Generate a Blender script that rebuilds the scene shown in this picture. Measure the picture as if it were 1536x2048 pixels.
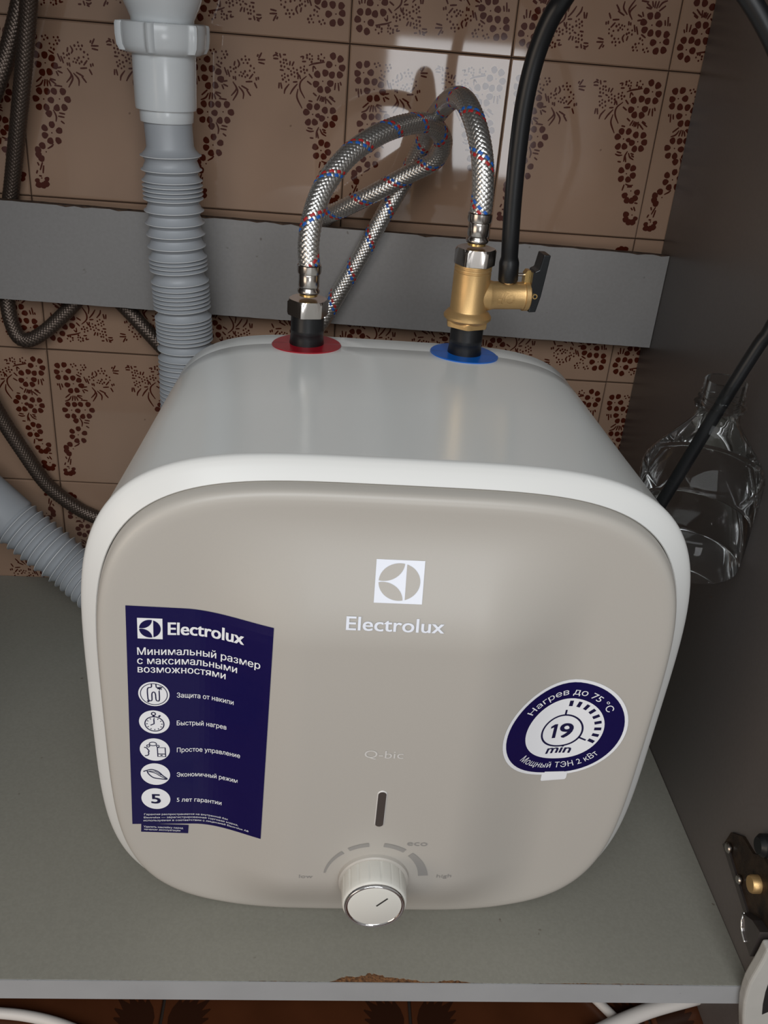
import bpy, math, random
import numpy as np
from mathutils import Vector, Matrix
for o in list(bpy.data.objects): bpy.data.objects.remove(o, do_unlink=True)
SC = bpy.context.scene
COL = SC.collection
def lin(c): return tuple((x/12.92 if x <= .04045 else ((x+.055)/1.055)**2.4) for x in [v/255 for v in c]) + (1.,)

# ---------------------------------------------------------------- camera
YAW, PITCH, ROLL = 0.08443, 0.48923, 0.08679
ca, sa = math.cos(YAW), math.sin(YAW)
FWD = Vector((sa*math.cos(PITCH), ca*math.cos(PITCH), -math.sin(PITCH)))
RI = Vector((ca, -sa, 0)); UP = RI.cross(FWD)
R2 = RI*math.cos(ROLL) + UP*math.sin(ROLL); U2 = UP*math.cos(ROLL) - RI*math.sin(ROLL)
cam = bpy.data.cameras.new('camera'); camo = bpy.data.objects.new('camera', cam); COL.objects.link(camo)
camo.matrix_world = Matrix(((R2.x, U2.x, -FWD.x, -0.01121), (R2.y, U2.y, -FWD.y, -0.94037), (R2.z, U2.z, -FWD.z, 0.61136), (0, 0, 0, 1)))
cam.sensor_fit = 'VERTICAL'; cam.sensor_height = 36; cam.lens = 1.22159*1500*36/2048
cam.clip_start = .02
SC.camera = camo
# ---------------------------------------------------------------- light and exposure
SC.view_settings.view_transform = 'Standard'; SC.view_settings.look = 'None'
SC.view_settings.gamma = 1; SC.view_settings.use_curve_mapping = False
SC.view_settings.exposure = -0.54
W = bpy.data.worlds.new('kitchen_daylight'); SC.world = W; W.use_nodes = True
bg = W.node_tree.nodes['Background']; bg.inputs[0].default_value = (.80, .78, .76, 1); bg.inputs[1].default_value = .50
def area(name, loc, target, sx, sy, power, col):
    l = bpy.data.lights.new(name, 'AREA'); l.shape = 'RECTANGLE'; l.size = sx; l.size_y = sy; l.energy = power; l.color = col
    o = bpy.data.objects.new(name, l); COL.objects.link(o); o.location = loc
    o.rotation_euler = (Vector(target)-Vector(loc)).to_track_quat('-Z', 'Y').to_euler()
    return o
# daylight from the kitchen window behind and above the photographer, and the low glazing under it
area('window_light', (-.20, -2.05, 1.55), (0.0, -.25, .3), 1.7, 1.2, 38, (.93, .97, 1.0))
area('low_glazing_light', (.397, -2.5, .383), (.397, 0, .383), .475, .42, 7, (.95, .97, 1.0))
# added fill lamp, standing in for warm bounce off wooden fronts on the left
area('warm_fill_light', (-1.25, -1.5, .25), (.1, -.35, .15), .9, .7, 7, (1.0, .80, .62))

# ---------------------------------------------------------------- materials
def nodes(name):
    m = bpy.data.materials.new(name); m.use_nodes = True
    return m, m.node_tree, m.node_tree.nodes['Principled BSDF']
def mat(name, c, rough=.5, metal=0., spec=.5, noise=0., nscale=30., c2=None, bump=0., bscale=200., coat=0., spot=None, spotscale=60., spotth=.72):
    m, nt, b = nodes(name); c = lin(c)
    b.inputs['Base Color'].default_value = c; b.inputs['Roughness'].default_value = rough
    b.inputs['Metallic'].default_value = metal; b.inputs['Specular IOR Level'].default_value = spec
    if coat: b.inputs['Coat Weight'].default_value = coat; b.inputs['Coat Roughness'].default_value = .05
    tc = nt.nodes.new('ShaderNodeTexCoord'); out = None
    if noise:
        n = nt.nodes.new('ShaderNodeTexNoise'); n.inputs['Scale'].default_value = nscale; n.inputs['Detail'].default_value = 5
        nt.links.new(tc.outputs['Object'], n.inputs['Vector'])
        r = nt.nodes.new('ShaderNodeValToRGB'); r.color_ramp.elements[0].position = .32; r.color_ramp.elements[1].position = .68
        k = lin(c2) if c2 else tuple(v*(1-noise) for v in c[:3])+(1,)
        r.color_ramp.elements[0].color = k; r.color_ramp.elements[1].color = c
        nt.links.new(n.outputs['Fac'], r.inputs['Fac']); out = r.outputs['Color']
        nt.links.new(out, b.inputs['Base Color'])
    if spot:
        n = nt.nodes.new('ShaderNodeTexNoise'); n.inputs['Scale'].default_value = spotscale; n.inputs['Detail'].default_value = 2
        nt.links.new(tc.outputs['Object'], n.inputs['Vector'])
        r = nt.nodes.new('ShaderNodeValToRGB'); r.color_ramp.elements[0].position = spotth; r.color_ramp.elements[1].position = spotth+.05
        r.color_ramp.elements[0].color = (0, 0, 0, 1); r.color_ramp.elements[1].color = (.75, .75, .75, 1)
        nt.links.new(n.outputs['Fac'], r.inputs['Fac'])
        x = nt.nodes.new('ShaderNodeMix'); x.data_type = 'RGBA'
        nt.links.new(r.outputs['Color'], x.inputs[0])
        if out: nt.links.new(out, x.inputs[6])
        else: x.inputs[6].default_value = c
        x.inputs[7].default_value = lin(spot); nt.links.new(x.outputs[2], b.inputs['Base Color'])
    if bump:
        n = nt.nodes.new('ShaderNodeTexNoise'); n.inputs['Scale'].default_value = bscale; n.inputs['Detail'].default_value = 3
        nt.links.new(tc.outputs['Object'], n.inputs['Vector'])
        bp = nt.nodes.new('ShaderNodeBump'); bp.inputs['Strength'].default_value = bump; bp.inputs['Distance'].default_value = .001
        nt.links.new(n.outputs['Fac'], bp.inputs['Height']); nt.links.new(bp.outputs['Normal'], b.inputs['Normal'])
    return m
M = {}
M['glaze'] = mat('tile_glaze', (160, 131, 110), .045, noise=.12, nscale=9, spot=(84, 58, 44), spotscale=70, spotth=.745)
M['print'] = mat('tile_print', (74, 28, 16), .06)
M['grout'] = mat('grout', (78, 56, 42), .9, noise=.4, nscale=60)
M['laminate'] = mat('grey_laminate', (142, 140, 130), .42, noise=.10, nscale=420, spot=(96, 84, 74), spotscale=110, spotth=.75)
M['rail'] = mat('rail_laminate', (140, 137, 135), .42, noise=.08, nscale=300, spot=(92, 82, 76), spotscale=95, spotth=.74)
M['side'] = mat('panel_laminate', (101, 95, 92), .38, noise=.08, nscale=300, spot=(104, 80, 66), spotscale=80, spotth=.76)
M['edge'] = mat('edge_band', (160, 161, 162), .45, noise=.08, nscale=25, spot=(110, 102, 92), spotscale=120, spotth=.73)
M['chip'] = mat('raw_chipboard', (142, 98, 60), .9, noise=.5, nscale=500, c2=(72, 46, 28), bump=.8, bscale=900)
M['oldchip'] = mat('dirty_chipboard', (88, 66, 50), .9, noise=.5, nscale=200, c2=(44, 32, 25), bump=.8, bscale=600)
M['white'] = mat('white_enamel', (243, 245, 242), .19, spec=.4)
M['rim'] = mat('white_plastic_rim', (226, 226, 223), .30)
M['panel'] = mat('beige_grey_panel', (184, 179, 171), .37, noise=.015, nscale=900)
M['seam'] = mat('dark_seam', (48, 46, 44), .6)
M['red'] = mat('red_disc', (158, 18, 36), .35)
M['blue'] = mat('blue_disc', (14, 98, 190), .35)
M['navy'] = mat('navy_film', (20, 17, 72), .12, bump=.5, bscale=38)
M['ink'] = mat('navy_ink', (22, 20, 62), .4)
M['paper'] = mat('white_print', (240, 241, 244), .4)
M['emblem'] = mat('silver_white_lettering', (236, 240, 250), .3)
M['emboss'] = mat('pale_lettering', (214, 211, 207), .35)
M['mark'] = mat('grey_marking', (150, 147, 143), .5)
M['lens'] = mat('smoked_lens', (74, 66, 62), .15)
M['black'] = mat('black_rubber', (20, 21, 23), .38)
M['blackgloss'] = mat('black_plastic', (22, 25, 27), .3)
M['brass'] = mat('sandblasted_brass', (216, 178, 122), .40, metal=.75, bump=.10, bscale=1400, noise=.1, nscale=60)
M['gold'] = mat('polished_brass', (226, 190, 124), .22, metal=.9)
M['nickel'] = mat('nickel_steel', (196, 190, 184), .2, metal=1.)
M['chrome'] = mat('chrome', (228, 228, 228), .06, metal=1.)
M['wire'] = mat('steel_braid', (222, 220, 216), .28, metal=.92)
M['wireold'] = mat('dull_steel_braid', (96, 84, 76), .38, metal=.75)
M['core'] = mat('hose_core', (34, 30, 28), .7)
M['wred'] = mat('red_thread', (170, 34, 36), .5)
M['wblue'] = mat('blue_thread', (28, 92, 178), .5)
M['pvc'] = mat('white_pvc', (216, 220, 222), .22)
M['greypvc'] = mat('grey_pvc', (176, 182, 190), .35)
M['wornedge'] = mat('worn_plastic_edge', (212, 214, 214), .5)
M['knob'] = mat('grey_white_plastic', (216, 214, 206), .35)
M['corr'] = mat('grey_corrugated_plastic', (164, 168, 173), .42)
M['rust'] = mat('rusty_steel', (74, 58, 44), .55, metal=.4, noise=.6, nscale=60, c2=(28, 21, 18), bump=.5, bscale=300)
M['steel'] = mat('worn_steel', (112, 104, 102), .3, metal=.8, noise=.2, nscale=80)
M['bracket'] = mat('pale_grey_plastic', (186, 184, 178), .45, noise=.06, nscale=60)
M['dark'] = mat('dark_hollow', (26, 24, 24), .7)
M['floorglaze'] = mat('brown_floor_tile', (84, 46, 26), .3, noise=.3, nscale=14)
M['floorprint'] = mat('dark_floor_print', (48, 26, 16), .3)
M['floorgrout'] = mat('floor_grout', (54, 42, 34), .9)
M['cable'] = mat('white_cable', (206, 200, 194), .45)
m, nt, b = nodes('clear_plastic')
tr = nt.nodes.new('ShaderNodeBsdfTransparent'); tr.inputs[0].default_value = (.90, .91, .91, 1)
gl = nt.nodes.new('ShaderNodeBsdfGlossy'); gl.inputs[1].default_value = .03
fr = nt.nodes.new('ShaderNodeFresnel'); fr.inputs[0].default_value = 1.28
mx = nt.nodes.new('ShaderNodeMixShader'); mu = nt.nodes.new('ShaderNodeMath'); mu.operation = 'MULTIPLY'; mu.inputs[1].default_value = .8; nt.links.new(fr.outputs[0], mu.inputs[0]); nt.links.new(mu.outputs[0], mx.inputs[0]); nt.links.new(tr.outputs[0], mx.inputs[1]); nt.links.new(gl.outputs[0], mx.inputs[2])
nt.links.new(mx.outputs[0], nt.nodes['Material Output'].inputs[0]); M['clear'] = m

# ---------------------------------------------------------------- helpers
def link(o, parent=None):
    COL.objects.link(o)
    if parent: o.parent = parent
    return o
def mesh(name, V, F, mats, parent=None, smooth=True, org=(0, 0, 0), idx=None, ang=None):
    """one mesh object; V in world metres, its origin at org (= the origin of the thing it belongs to)"""
    V = np.asarray(V, float)-np.asarray(org, float)
    me = bpy.data.meshes.new(name); me.from_pydata(V.tolist(), [], [tuple(f) for f in F])
    for k in (mats if isinstance(mats, (list, tuple)) else [mats]): me.materials.append(M[k])
    if idx is not None: me.polygons.foreach_set('material_index', np.asarray(idx, np.int32))
    me.polygons.foreach_set('use_smooth', np.full(len(me.polygons), bool(smooth)))
    if ang is not None and smooth: me.set_sharp_from_angle(angle=math.radians(ang))
    me.update()
    o = bpy.data.objects.new(name, me); link(o, parent)
    if parent is None: o.location = org
    return o
def tag(o, label=None, cat=None, group=None, kind=None):
    for k, v in (('label', label), ('category', cat), ('group', group), ('kind', kind)):
        if v: o[k] = v
    return o
def empty(name, loc, label, cat, group=None):
    o = bpy.data.objects.new(name, None); o.location = loc; o.empty_display_size = .02; link(o); return tag(o, label, cat, group)
class MB:
    def __init__(s): s.V = []; s.F = []; s.I = []; s.G = []; s.n = 0
    def add(s, V, F, i=0):
        n = len(s.V); s.G += [s.n]*len(V); s.n += 1; s.V += [tuple(v) for v in V]; s.F += [tuple(a+n for a in f) for f in F]; s.I += [i]*len(F); return s
    def go(s, name, mats, parent=None, smooth=True, org=(0, 0, 0), ang=35):
        return mesh(name, s.V, s.F, mats, parent, smooth, org, s.I, ang)
def box(x0, x1, y0, y1, z0, z1, bv=0.):
    if not bv:
        V = [(x, y, z) for x in (x0, x1) for y in (y0, y1) for z in (z0, z1)]
        return V, [(0, 1, 3, 2), (4, 6, 7, 5), (0, 4, 5, 1), (2, 3, 7, 6), (0, 2, 6, 4), (1, 5, 7, 3)]
    import bmesh
    bm = bmesh.new(); bmesh.ops.create_cube(bm, size=1)
    for v in bm.verts: v.co = ((x0+x1)/2+v.co.x*(x1-x0), (y0+y1)/2+v.co.y*(y1-y0), (z0+z1)/2+v.co.z*(z1-z0))
    bmesh.ops.bevel(bm, geom=bm.edges[:], offset=bv, segments=2, profile=.5, affect='EDGES')
    V = [tuple(v.co) for v in bm.verts]; bm.verts.index_update(); F = [tuple(v.index for v in f.verts) for f in bm.faces]; bm.free()
    return V, F
def basis(d):
    d = Vector(d).normalized(); a = Vector((0, 0, 1)) if abs(d.z) < .9 else Vector((1, 0, 0))
    x = a.cross(d).normalized(); return x, d.cross(x), d
def lathe(prof, org, axis=(0, 0, 1), n=48, nfun=None, phase=0., closed=False):
    """prof: (radius, height) pairs along the axis"""
    x, y, d = basis(axis); org = Vector(org); V = []; F = []
    for r, h in prof:
        for k in range(n):
            t = 2*math.pi*k/n+phase; rr = r if nfun is None else nfun(r, h, t)
            V.append(org+x*(rr*math.cos(t))+y*(rr*math.sin(t))+d*h)
    m = len(prof)
    for i in range(m-1):
        for k in range(n):
            k2 = (k+1) % n; F.append((i*n+k, i*n+k2, (i+1)*n+k2, (i+1)*n+k))
    if not closed:
        F.append(tuple(reversed(range(n)))); F.append(tuple(range((m-1)*n, m*n)))
    return V, F
def spline(P, step=.002):
    P = [np.array(p, float) for p in P]; P = [2*P[0]-P[1]]+P+[2*P[-1]-P[-2]]; out = []
    for i in range(1, len(P)-2):
        p0, p1, p2, p3 = P[i-1:i+3]; m = max(4, int(np.linalg.norm(p2-p1)/step))
        for k in range(m):
            t = k/m; out.append(.5*((2*p1)+(p2-p0)*t+(2*p0-5*p1+4*p2-p3)*t*t+(3*p1-p0-3*p2+p3)*t**3))
    out.append(P[-2]); out = np.array(out)
    s = np.r_[0, np.cumsum(np.linalg.norm(np.diff(out, axis=0), axis=1))]
    return out, s
def frames(P):
    """positions, arc lengths and rotation-minimising frames of a smooth path"""
    T = np.gradient(P, axis=0); T /= np.linalg.norm(T, axis=1)[:, None]
    N = np.zeros_like(P); a = np.array([0, -1., 0]) if abs(T[0][1]) < .9 else np.array([1., 0, 0])
    N[0] = a-T[0]*(a@T[0]); N[0] /= np.linalg.norm(N[0])
    for i in range(1, len(P)):
        v = N[i-1]-T[i]*(N[i-1]@T[i]); N[i] = v/np.linalg.norm(v)
    return T, N, np.cross(T, N)
def at(P, s, A, q):
    return np.stack([np.interp(q, s, A[:, k]) for k in range(3)], 1)
def sweep(P, s, rad, n=20, caps=True):
    """rad: list of (arc length, radius)"""
    T, N, B = frames(P); q = np.array([a for a, _ in rad]); r = np.array([b for _, b in rad])
    p = at(P, s, P, q); nn = at(P, s, N, q); bb = at(P, s, B, q)
    t = np.arange(n)*2*np.pi/n
    V = (p[:, None]+r[:, None, None]*(np.cos(t)[None, :, None]*nn[:, None]+np.sin(t)[None, :, None]*bb[:, None])).reshape(-1, 3)
    F = []
    for i in range(len(q)-1):
        for k in range(n):
            k2 = (k+1) % n; F.append((i*n+k, i*n+k2, (i+1)*n+k2, (i+1)*n+k))
    if caps: F.append(tuple(reversed(range(n)))); F.append(tuple(range((len(q)-1)*n, len(q)*n)))
    return V, F
def tube(P, r, n=18, step=.004):
    p, s = spline(P, step)
    rr = r if callable(r) else (lambda a: r)
    return sweep(p, s, [(a, rr(a/s[-1])) for a in s], n)
def prism(poly, fn, h):
    """extrude a 2D polygon: fn(x, y, height) gives the world point"""
    n = len(poly); V = [fn(x, y, 0) for x, y in poly]+[fn(x, y, h) for x, y in poly]
    return V, [tuple(reversed(range(n))), tuple(range(n, 2*n))]+[(i, (i+1) % n, n+(i+1) % n, n+i) for i in range(n)]
def ribbon(line, w, fn, closed=False):
    """flat stroke of width w along a 2D polyline, rounded a little at its ends"""
    L = [np.array(p, float) for p in line]; V = []; F = []; n = len(L)
    for i, p in enumerate(L):
        a = L[(i-1) % n] if (closed or i) else p; b = L[(i+1) % n] if (closed or i < n-1) else p
        d = b-a; d = d/(np.linalg.norm(d)+1e-12); q = np.array([-d[1], d[0]])*w/2
        V += [fn(*(p+q)), fn(*(p-q))]
    for i in range(n if closed else n-1):
        j = (i+1) % n; F.append((2*i, 2*i+1, 2*j+1, 2*j))
    return V, F
def text(s, off=0., shear=0.):
    """the letters of a string as flat polygons (Blender's own font): verts (x, y, layer), faces, x range"""
    from mathutils.geometry import tessellate_polygon
    c = bpy.data.curves.new('t', 'FONT'); c.body = s; c.size = 100; c.resolution_u = 4; c.fill_mode = 'NONE'; c.shear = shear
    o = bpy.data.objects.new('t', c); COL.objects.link(o); bpy.context.view_layer.update()
    me = o.evaluated_get(bpy.context.evaluated_depsgraph_get()).to_mesh()
    P = [tuple(v.co)[:2] for v in me.vertices]; nx = {}
    for e in me.edges: nx.setdefault(e.vertices[0], []).append(e.vertices[1]); nx.setdefault(e.vertices[1], []).append(e.vertices[0])
    o.to_mesh_clear(); bpy.data.objects.remove(o); bpy.data.curves.remove(c)
    loops = []; seen = set()
    for i in range(len(P)):                                   # outlines, in vertex order
        if i in seen: continue
        L = [i]; seen.add(i)
        while True:
            j = [k for k in nx.get(L[-1], []) if k not in seen]
            if not j: break
            j = min(j); L.append(j); seen.add(j)
        if len(L) > 2: loops.append([P[k] for k in L])
    def area2(L): return sum(L[k-1][0]*L[k][1]-L[k][0]*L[k-1][1] for k in range(len(L)))
    def cross(a, b, c_, d):
        f = lambda p, q, r: (q[0]-p[0])*(r[1]-p[1])-(q[1]-p[1])*(r[0]-p[0])
        return f(a, b, c_)*f(a, b, d) < 0 and f(c_, d, a)*f(c_, d, b) < 0
    def inside(p, L):
        r = False
        for k in range(len(L)):
            (x1, y1), (x2, y2) = L[k-1], L[k]
            if (y1 > p[1]) != (y2 > p[1]) and p[0] < (x2-x1)*(p[1]-y1)/(y2-y1)+x1: r = not r
        return r
    for q, L in enumerate(loops):                             # an outline that runs over itself (soft sign): pull its ends clear
        n = len(L)
        if any(cross(L[i-1], L[i], L[j-1], L[j]) for i in range(n) for j in range(i+2, n) if (j+1) % n != i):
            loops[q] = [(L[0][0]+1.6, L[0][1])]+L[1:-1]+[(L[-1][0]+1.6, L[-1][1])]
    sn = [np.sign(area2(L)) for L in loops]
    deep = [sum(inside(L[0], K) for j, K in enumerate(loops) if sn[j] != sn[i]) % 2 for i, L in enumerate(loops)]
    outer = [L for L, d in zip(loops, deep) if not d]; holes = [L for L, d in zip(loops, deep) if d]
    V = []; F = []
    for q, L in enumerate(outer):
        hs = [H for H in holes if inside(H[0], L) and abs(area2(H)) < abs(area2(L))]
        tri = tessellate_polygon([[Vector((x, y, 0)) for x, y in R] for R in [L]+hs]); n = len(V)
        for R in [L]+hs: V += [(x/100, y/100, q % 4) for x, y in R]
        F += [tuple(n+k for k in t) for t in tri]
    V = np.array(V)
    return V, F, V[:, 0].min(), V[:, 0].max()

# ---------------------------------------------------------------- measured shapes (tile print in millimetres, paths in metres)
FLOWERS=[((62.9,58.5),[(60.4,65.5),(66.7,63.7),(68.6,57.2),(57.6,58.8)]),((51.7,44.5),[(46.8,49.4),(53.7,51.1),(58.2,43.2),(56.3,37.9),(49.9,37.8),(46.0,41.9)]),((63.4,55.5),[(60.3,50.9),(66.8,51.4)]),((43.5,15.5),[(40.6,21.6),(47.0,21.9),(47.9,14.8),(45.5,9.3),(39.8,8.9),(38.0,16.9)]),((57.9,14.0),[(55.0,19.3),(61.8,19.6),(63.8,13.8),(61.9,8.5),(56.2,7.8),(52.8,12.8)]),((52.7,-15.8),[(52.6,-9.3),(57.9,-10.8),(58.8,-16.9),(55.1,-20.6),(48.7,-20.5),(47.6,-13.3)]),((60.4,-31.5),[(55.4,-35.8),(58.2,-40.1),(62.8,-40.2),(65.7,-37.7),(66.4,-32.3)]),((66.3,-54.2),[(60.6,-54.1),(60.9,-58.6),(64.2,-60.8),(68.2,-60.6),(70.0,-57.2)]),((-61.0,54.4),[(-65.1,60.0),(-58.6,61.2),(-54.9,54.9),(-66.2,53.5),(-65.2,48.0)]),((-50.3,41.0),[(-50.4,46.9),(-44.7,45.0),(-42.7,39.4),(-47.4,34.2),(-53.6,33.4),(-56.2,39.5)]),((-59.9,53.5),[(-57.9,47.7)]),((-54.6,10.5),[(-57.8,16.7),(-51.2,16.8),(-48.7,10.1),(-52.9,4.1),(-59.1,4.0),(-61.1,10.5)]),((-40.2,11.6),[(-44.4,17.2),(-36.9,17.6),(-33.4,11.7),(-36.6,5.1),(-43.1,4.3)]),((-46.7,3.4),[(-50.6,-1.2)]),((-49.9,-18.3),[(-49.4,-11.7),(-43.4,-16.1),(-44.8,-24.3),(-51.7,-25.0),(-55.9,-20.7),(-55.7,-14.8)]),((-56.7,-35.6),[(-59.5,-30.8),(-63.6,-34.2),(-63.7,-38.4),(-61.4,-41.6)]),((-63.2,-59.7),[(-67.2,-62.1),(-66.3,-65.7),(-62.4,-65.8),(-58.7,-60.2),(-59.7,-64.2)])]
STROKES=[[(38.4,56.6),(42.9,58.5),(52.9,60.6)],[(42.4,51.6),(42.6,56.2),(45.2,54.1)],[(63.6,44.0),(63.1,37.8)],[(66.1,44.2),(67.1,37.3)],[(67.8,45.1),(69.0,42.1)],[(49.5,32.5),(47.1,27.6)],[(51.1,31.8),(49.7,27.4)],[(52.5,31.5),(51.4,26.8)],[(53.6,31.2),(52.9,26.9)],[(54.8,31.7),(55.4,25.5)],[(55.8,29.8),(60.9,25.1)],[(58.1,31.6),(64.2,27.7)],[(58.4,32.4),(62.4,30.3)],[(43.1,34.0),(46.6,31.5)],[(36.6,47.7),(31.3,42.4),(31.1,36.2),(35.6,28.7)],[(29.0,36.4),(28.4,29.0),(33.4,19.9)],[(37.2,43.6),(41.5,40.8)],[(38.6,49.8),(42.1,46.2)],[(39.1,27.0),(42.9,26.5)],[(20.9,40.0),(17.2,35.1),(16.4,31.2)],[(28.4,40.6),(24.4,35.7),(21.8,31.2)],[(24.2,41.8),(28.4,42.3)],[(11.6,40.5),(11.3,35.5)],[(13.0,40.6),(14.1,35.3)],[(30.2,63.2),(33.1,63.6),(32.6,61.3)],[(32.0,59.5),(35.7,59.8)],[(5.3,61.9),(7.7,63.2),(10.3,62.3)],[(5.7,60.2),(10.3,60.2)],[(7.3,65.2),(9.8,64.1)],[(11.4,64.8),(12.6,61.1)],[(14.4,63.9),(17.3,64.1)],[(21.2,59.1),(20.8,55.3)],[(24.7,59.0),(22.9,55.1)],[(18.4,52.9),(20.9,52.1)],[(11.8,51.2),(15.5,51.0)],[(29.0,49.1),(28.7,44.5)],[(29.9,48.4),(31.2,44.7)],[(37.9,1.5),(41.4,0.4),(45.2,0.9)],[(39.1,3.6),(43.9,2.6)],[(41.6,-5.2),(45.1,-5.4)],[(49.7,4.8),(47.9,0.2),(47.7,-5.0)],[(48.3,0.3),(49.8,-5.3)],[(50.8,3.3),(53.1,-0.6),(57.1,-2.7)],[(52.9,3.0),(56.4,2.1)],[(53.9,1.1),(57.0,-0.1)],[(52.5,-26.0),(51.5,-31.8)],[(53.5,-25.4),(57.7,-26.7),(61.5,-25.9)],[(55.8,-28.0),(60.7,-27.5)],[(66.3,-46.2),(68.5,-50.3)],[(63.7,-47.4),(65.9,-49.6)],[(66.1,-42.4),(69.6,-42.9)],[(-65.8,-45.4),(-64.6,-48.5)],[(-61.1,-45.2),(-63.9,-52.5)],[(-60.3,-48.0),(-61.5,-55.3)],[(-66.4,-52.7),(-67.7,-55.9)],[(-65.6,-57.7),(-62.8,-58.0)],[(-55.2,-32.7),(-51.2,-30.3),(-49.2,-28.1)],[(-46.6,51.7),(-41.9,49.1)],[(-38.8,49.6),(-36.2,43.1)],[(-35.9,47.8),(-33.9,41.9)],[(-29.2,55.4),(-29.9,51.4)],[(-26.9,56.9),(-25.1,53.3),(-26.5,50.3)],[(-12.5,45.9),(-16.1,41.4)],[(-9.8,43.4),(-9.4,40.5)],[(-7.9,43.9),(-7.5,41.3)],[(-31.1,38.1),(-27.8,32.3),(-32.6,26.0)],[(-28.0,34.6),(-26.7,29.7),(-31.0,22.0)],[(-25.8,34.5),(-21.4,29.4),(-21.6,24.0)],[(-23.3,35.3),(-16.7,32.1)],[(-18.5,32.2),(-14.5,27.1)],[(-19.3,38.8),(-13.1,39.5)],[(-11.3,38.7),(-8.9,34.1)],[(-30.7,42.8),(-30.3,40.2)],[(-28.9,42.9),(-28.4,39.4)],[(-67.1,40.6),(-66.7,38.0)],[(-65.2,40.7),(-64.1,33.2)],[(-62.8,40.6),(-61.7,36.0)],[(-40.4,37.6),(-36.0,38.5)],[(-39.9,35.3),(-35.5,33.6)],[(-41.2,34.9),(-39.4,31.0)],[(-54.5,29.4),(-59.9,24.6)],[(-60.8,20.5),(-56.3,22.6),(-53.5,26.8)],[(-51.7,27.5),(-53.0,21.4)],[(-50.0,27.4),(-50.0,21.6)],[(-48.6,26.6),(-46.9,21.8)],[(-47.7,27.5),(-42.0,23.8)],[(-47.2,28.2),(-42.1,27.2)],[(-43.9,22.9),(-36.8,22.4)],[(-46.8,2.0),(-44.5,-3.4),(-45.1,-8.2)],[(-41.7,-0.4),(-36.2,-1.1)],[(-42.8,-3.3),(-37.0,-3.9)],[(-40.6,-7.3),(-37.4,-9.5)],[(-47.6,-8.4),(-50.3,-10.2)],[(-4.9,64.1),(-7.6,59.1)],[(-8.0,62.6),(-9.0,60.3)],[(-8.3,58.0),(-1.5,58.4)],[(-7.8,55.9),(-2.1,55.0)]]
DOTS=[(15.1,59.8),(17.4,59.6),(12.3,57.7),(15.4,57.2),(18.3,56.6),(13.1,54.4),(16.1,54.0),(24.3,53.3),(27.6,52.2),(22.1,50.8),(25.2,49.9),(22.7,48.0),(28.1,49.4),(25.7,46.5),(30.9,54.3),(34.2,55.6),(33.9,52.9),(31.4,51.2),(34.8,50.3),(36.8,52.7),(16.4,48.0),(14.0,46.4),(19.4,46.7),(16.7,45.1),(14.9,43.3),(20.3,43.3),(17.9,41.6),(36.4,65.1),(38.9,66.1),(41.0,64.7),(36.5,62.9),(39.0,62.0),(41.3,62.1),(40.8,59.8),(46.8,65.2),(49.4,66.7),(52.3,64.1),(46.9,62.9),(49.1,61.6),(51.2,61.4),(-51.2,62.5),(-48.1,63.4),(-49.6,60.0),(-46.4,61.5),(-40.9,62.5),(-37.2,62.7),(-39.3,60.0),(-36.2,60.2),(-45.0,57.1),(-41.3,56.6),(-38.2,57.5),(-44.0,53.8),(-41.6,52.7),(-19.8,59.9),(-23.0,57.1),(-16.3,57.5),(-21.4,54.3),(-17.7,54.5),(-19.3,57.1),(-33.3,49.9),(-30.3,48.8),(-32.9,46.6),(-28.4,49.9),(-28.7,46.2),(-14.8,52.4),(-11.8,50.6),(-11.4,47.3),(-15.6,48.3),(-23.7,46.5),(-20.0,47.4),(-17.7,44.3),(-22.7,43.3),(-25.1,43.8),(-19.7,42.8),(-21.4,45.4)]
HOT=[(-0.025,-0.232,0.4438),(-0.0261,-0.229,0.4581),(-0.0236,-0.221,0.4782),(-0.0157,-0.208,0.4992),(0.0023,-0.188,0.5202),(0.0274,-0.163,0.5349),(0.0526,-0.135,0.5407),(0.0722,-0.108,0.5376),(0.0843,-0.088,0.5237),(0.0797,-0.072,0.5057),(0.058,-0.06,0.4905),(0.0277,-0.05,0.4701),(0.0031,-0.036,0.4538),(-0.0131,-0.02,0.442)]
COLD=[(0.1006,-0.232,0.4906),(0.1017,-0.23,0.5073),(0.0991,-0.222,0.5306),(0.0936,-0.205,0.5509),(0.0877,-0.18,0.563),(0.0826,-0.15,0.563),(0.0776,-0.115,0.5529),(0.0734,-0.078,0.5357),(0.0664,-0.05,0.507),(0.0558,-0.037,0.479),(0.0414,-0.037,0.4521),(0.0203,-0.0375,0.4083),(0.0026,-0.038,0.3744),(-0.011,-0.04,0.3489),(-0.0271,-0.05,0.3211)]
BLACK=[(0.1303,-0.232,0.4425),(0.1269,-0.233,0.473),(0.1243,-0.235,0.5025),(0.1225,-0.237,0.5375),(0.1221,-0.24,0.5709),(0.1247,-0.244,0.5997),(0.1296,-0.25,0.6213),(0.1348,-0.256,0.6333),(0.1409,-0.27,0.6461)]
LEFTA=[(-0.2682,-0.05,0.6162),(-0.2753,-0.042,0.5899),(-0.2852,-0.034,0.5503),(-0.298,-0.024,0.5036),(-0.3156,-0.0095,0.441)]
LEFTA2=[(-0.3315,-0.0088,0.3408),(-0.3295,-0.012,0.3188),(-0.323,-0.014,0.3004),(-0.3121,-0.015,0.2972),(-0.2964,-0.014,0.3063),(-0.2799,-0.011,0.3211),(-0.2642,-0.0088,0.3375)]
LEFTA3=[(-0.2215,-0.0088,0.3429),(-0.2083,-0.011,0.3304),(-0.1933,-0.014,0.315),(-0.1745,-0.016,0.2955),(-0.1531,-0.018,0.2785)]
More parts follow.
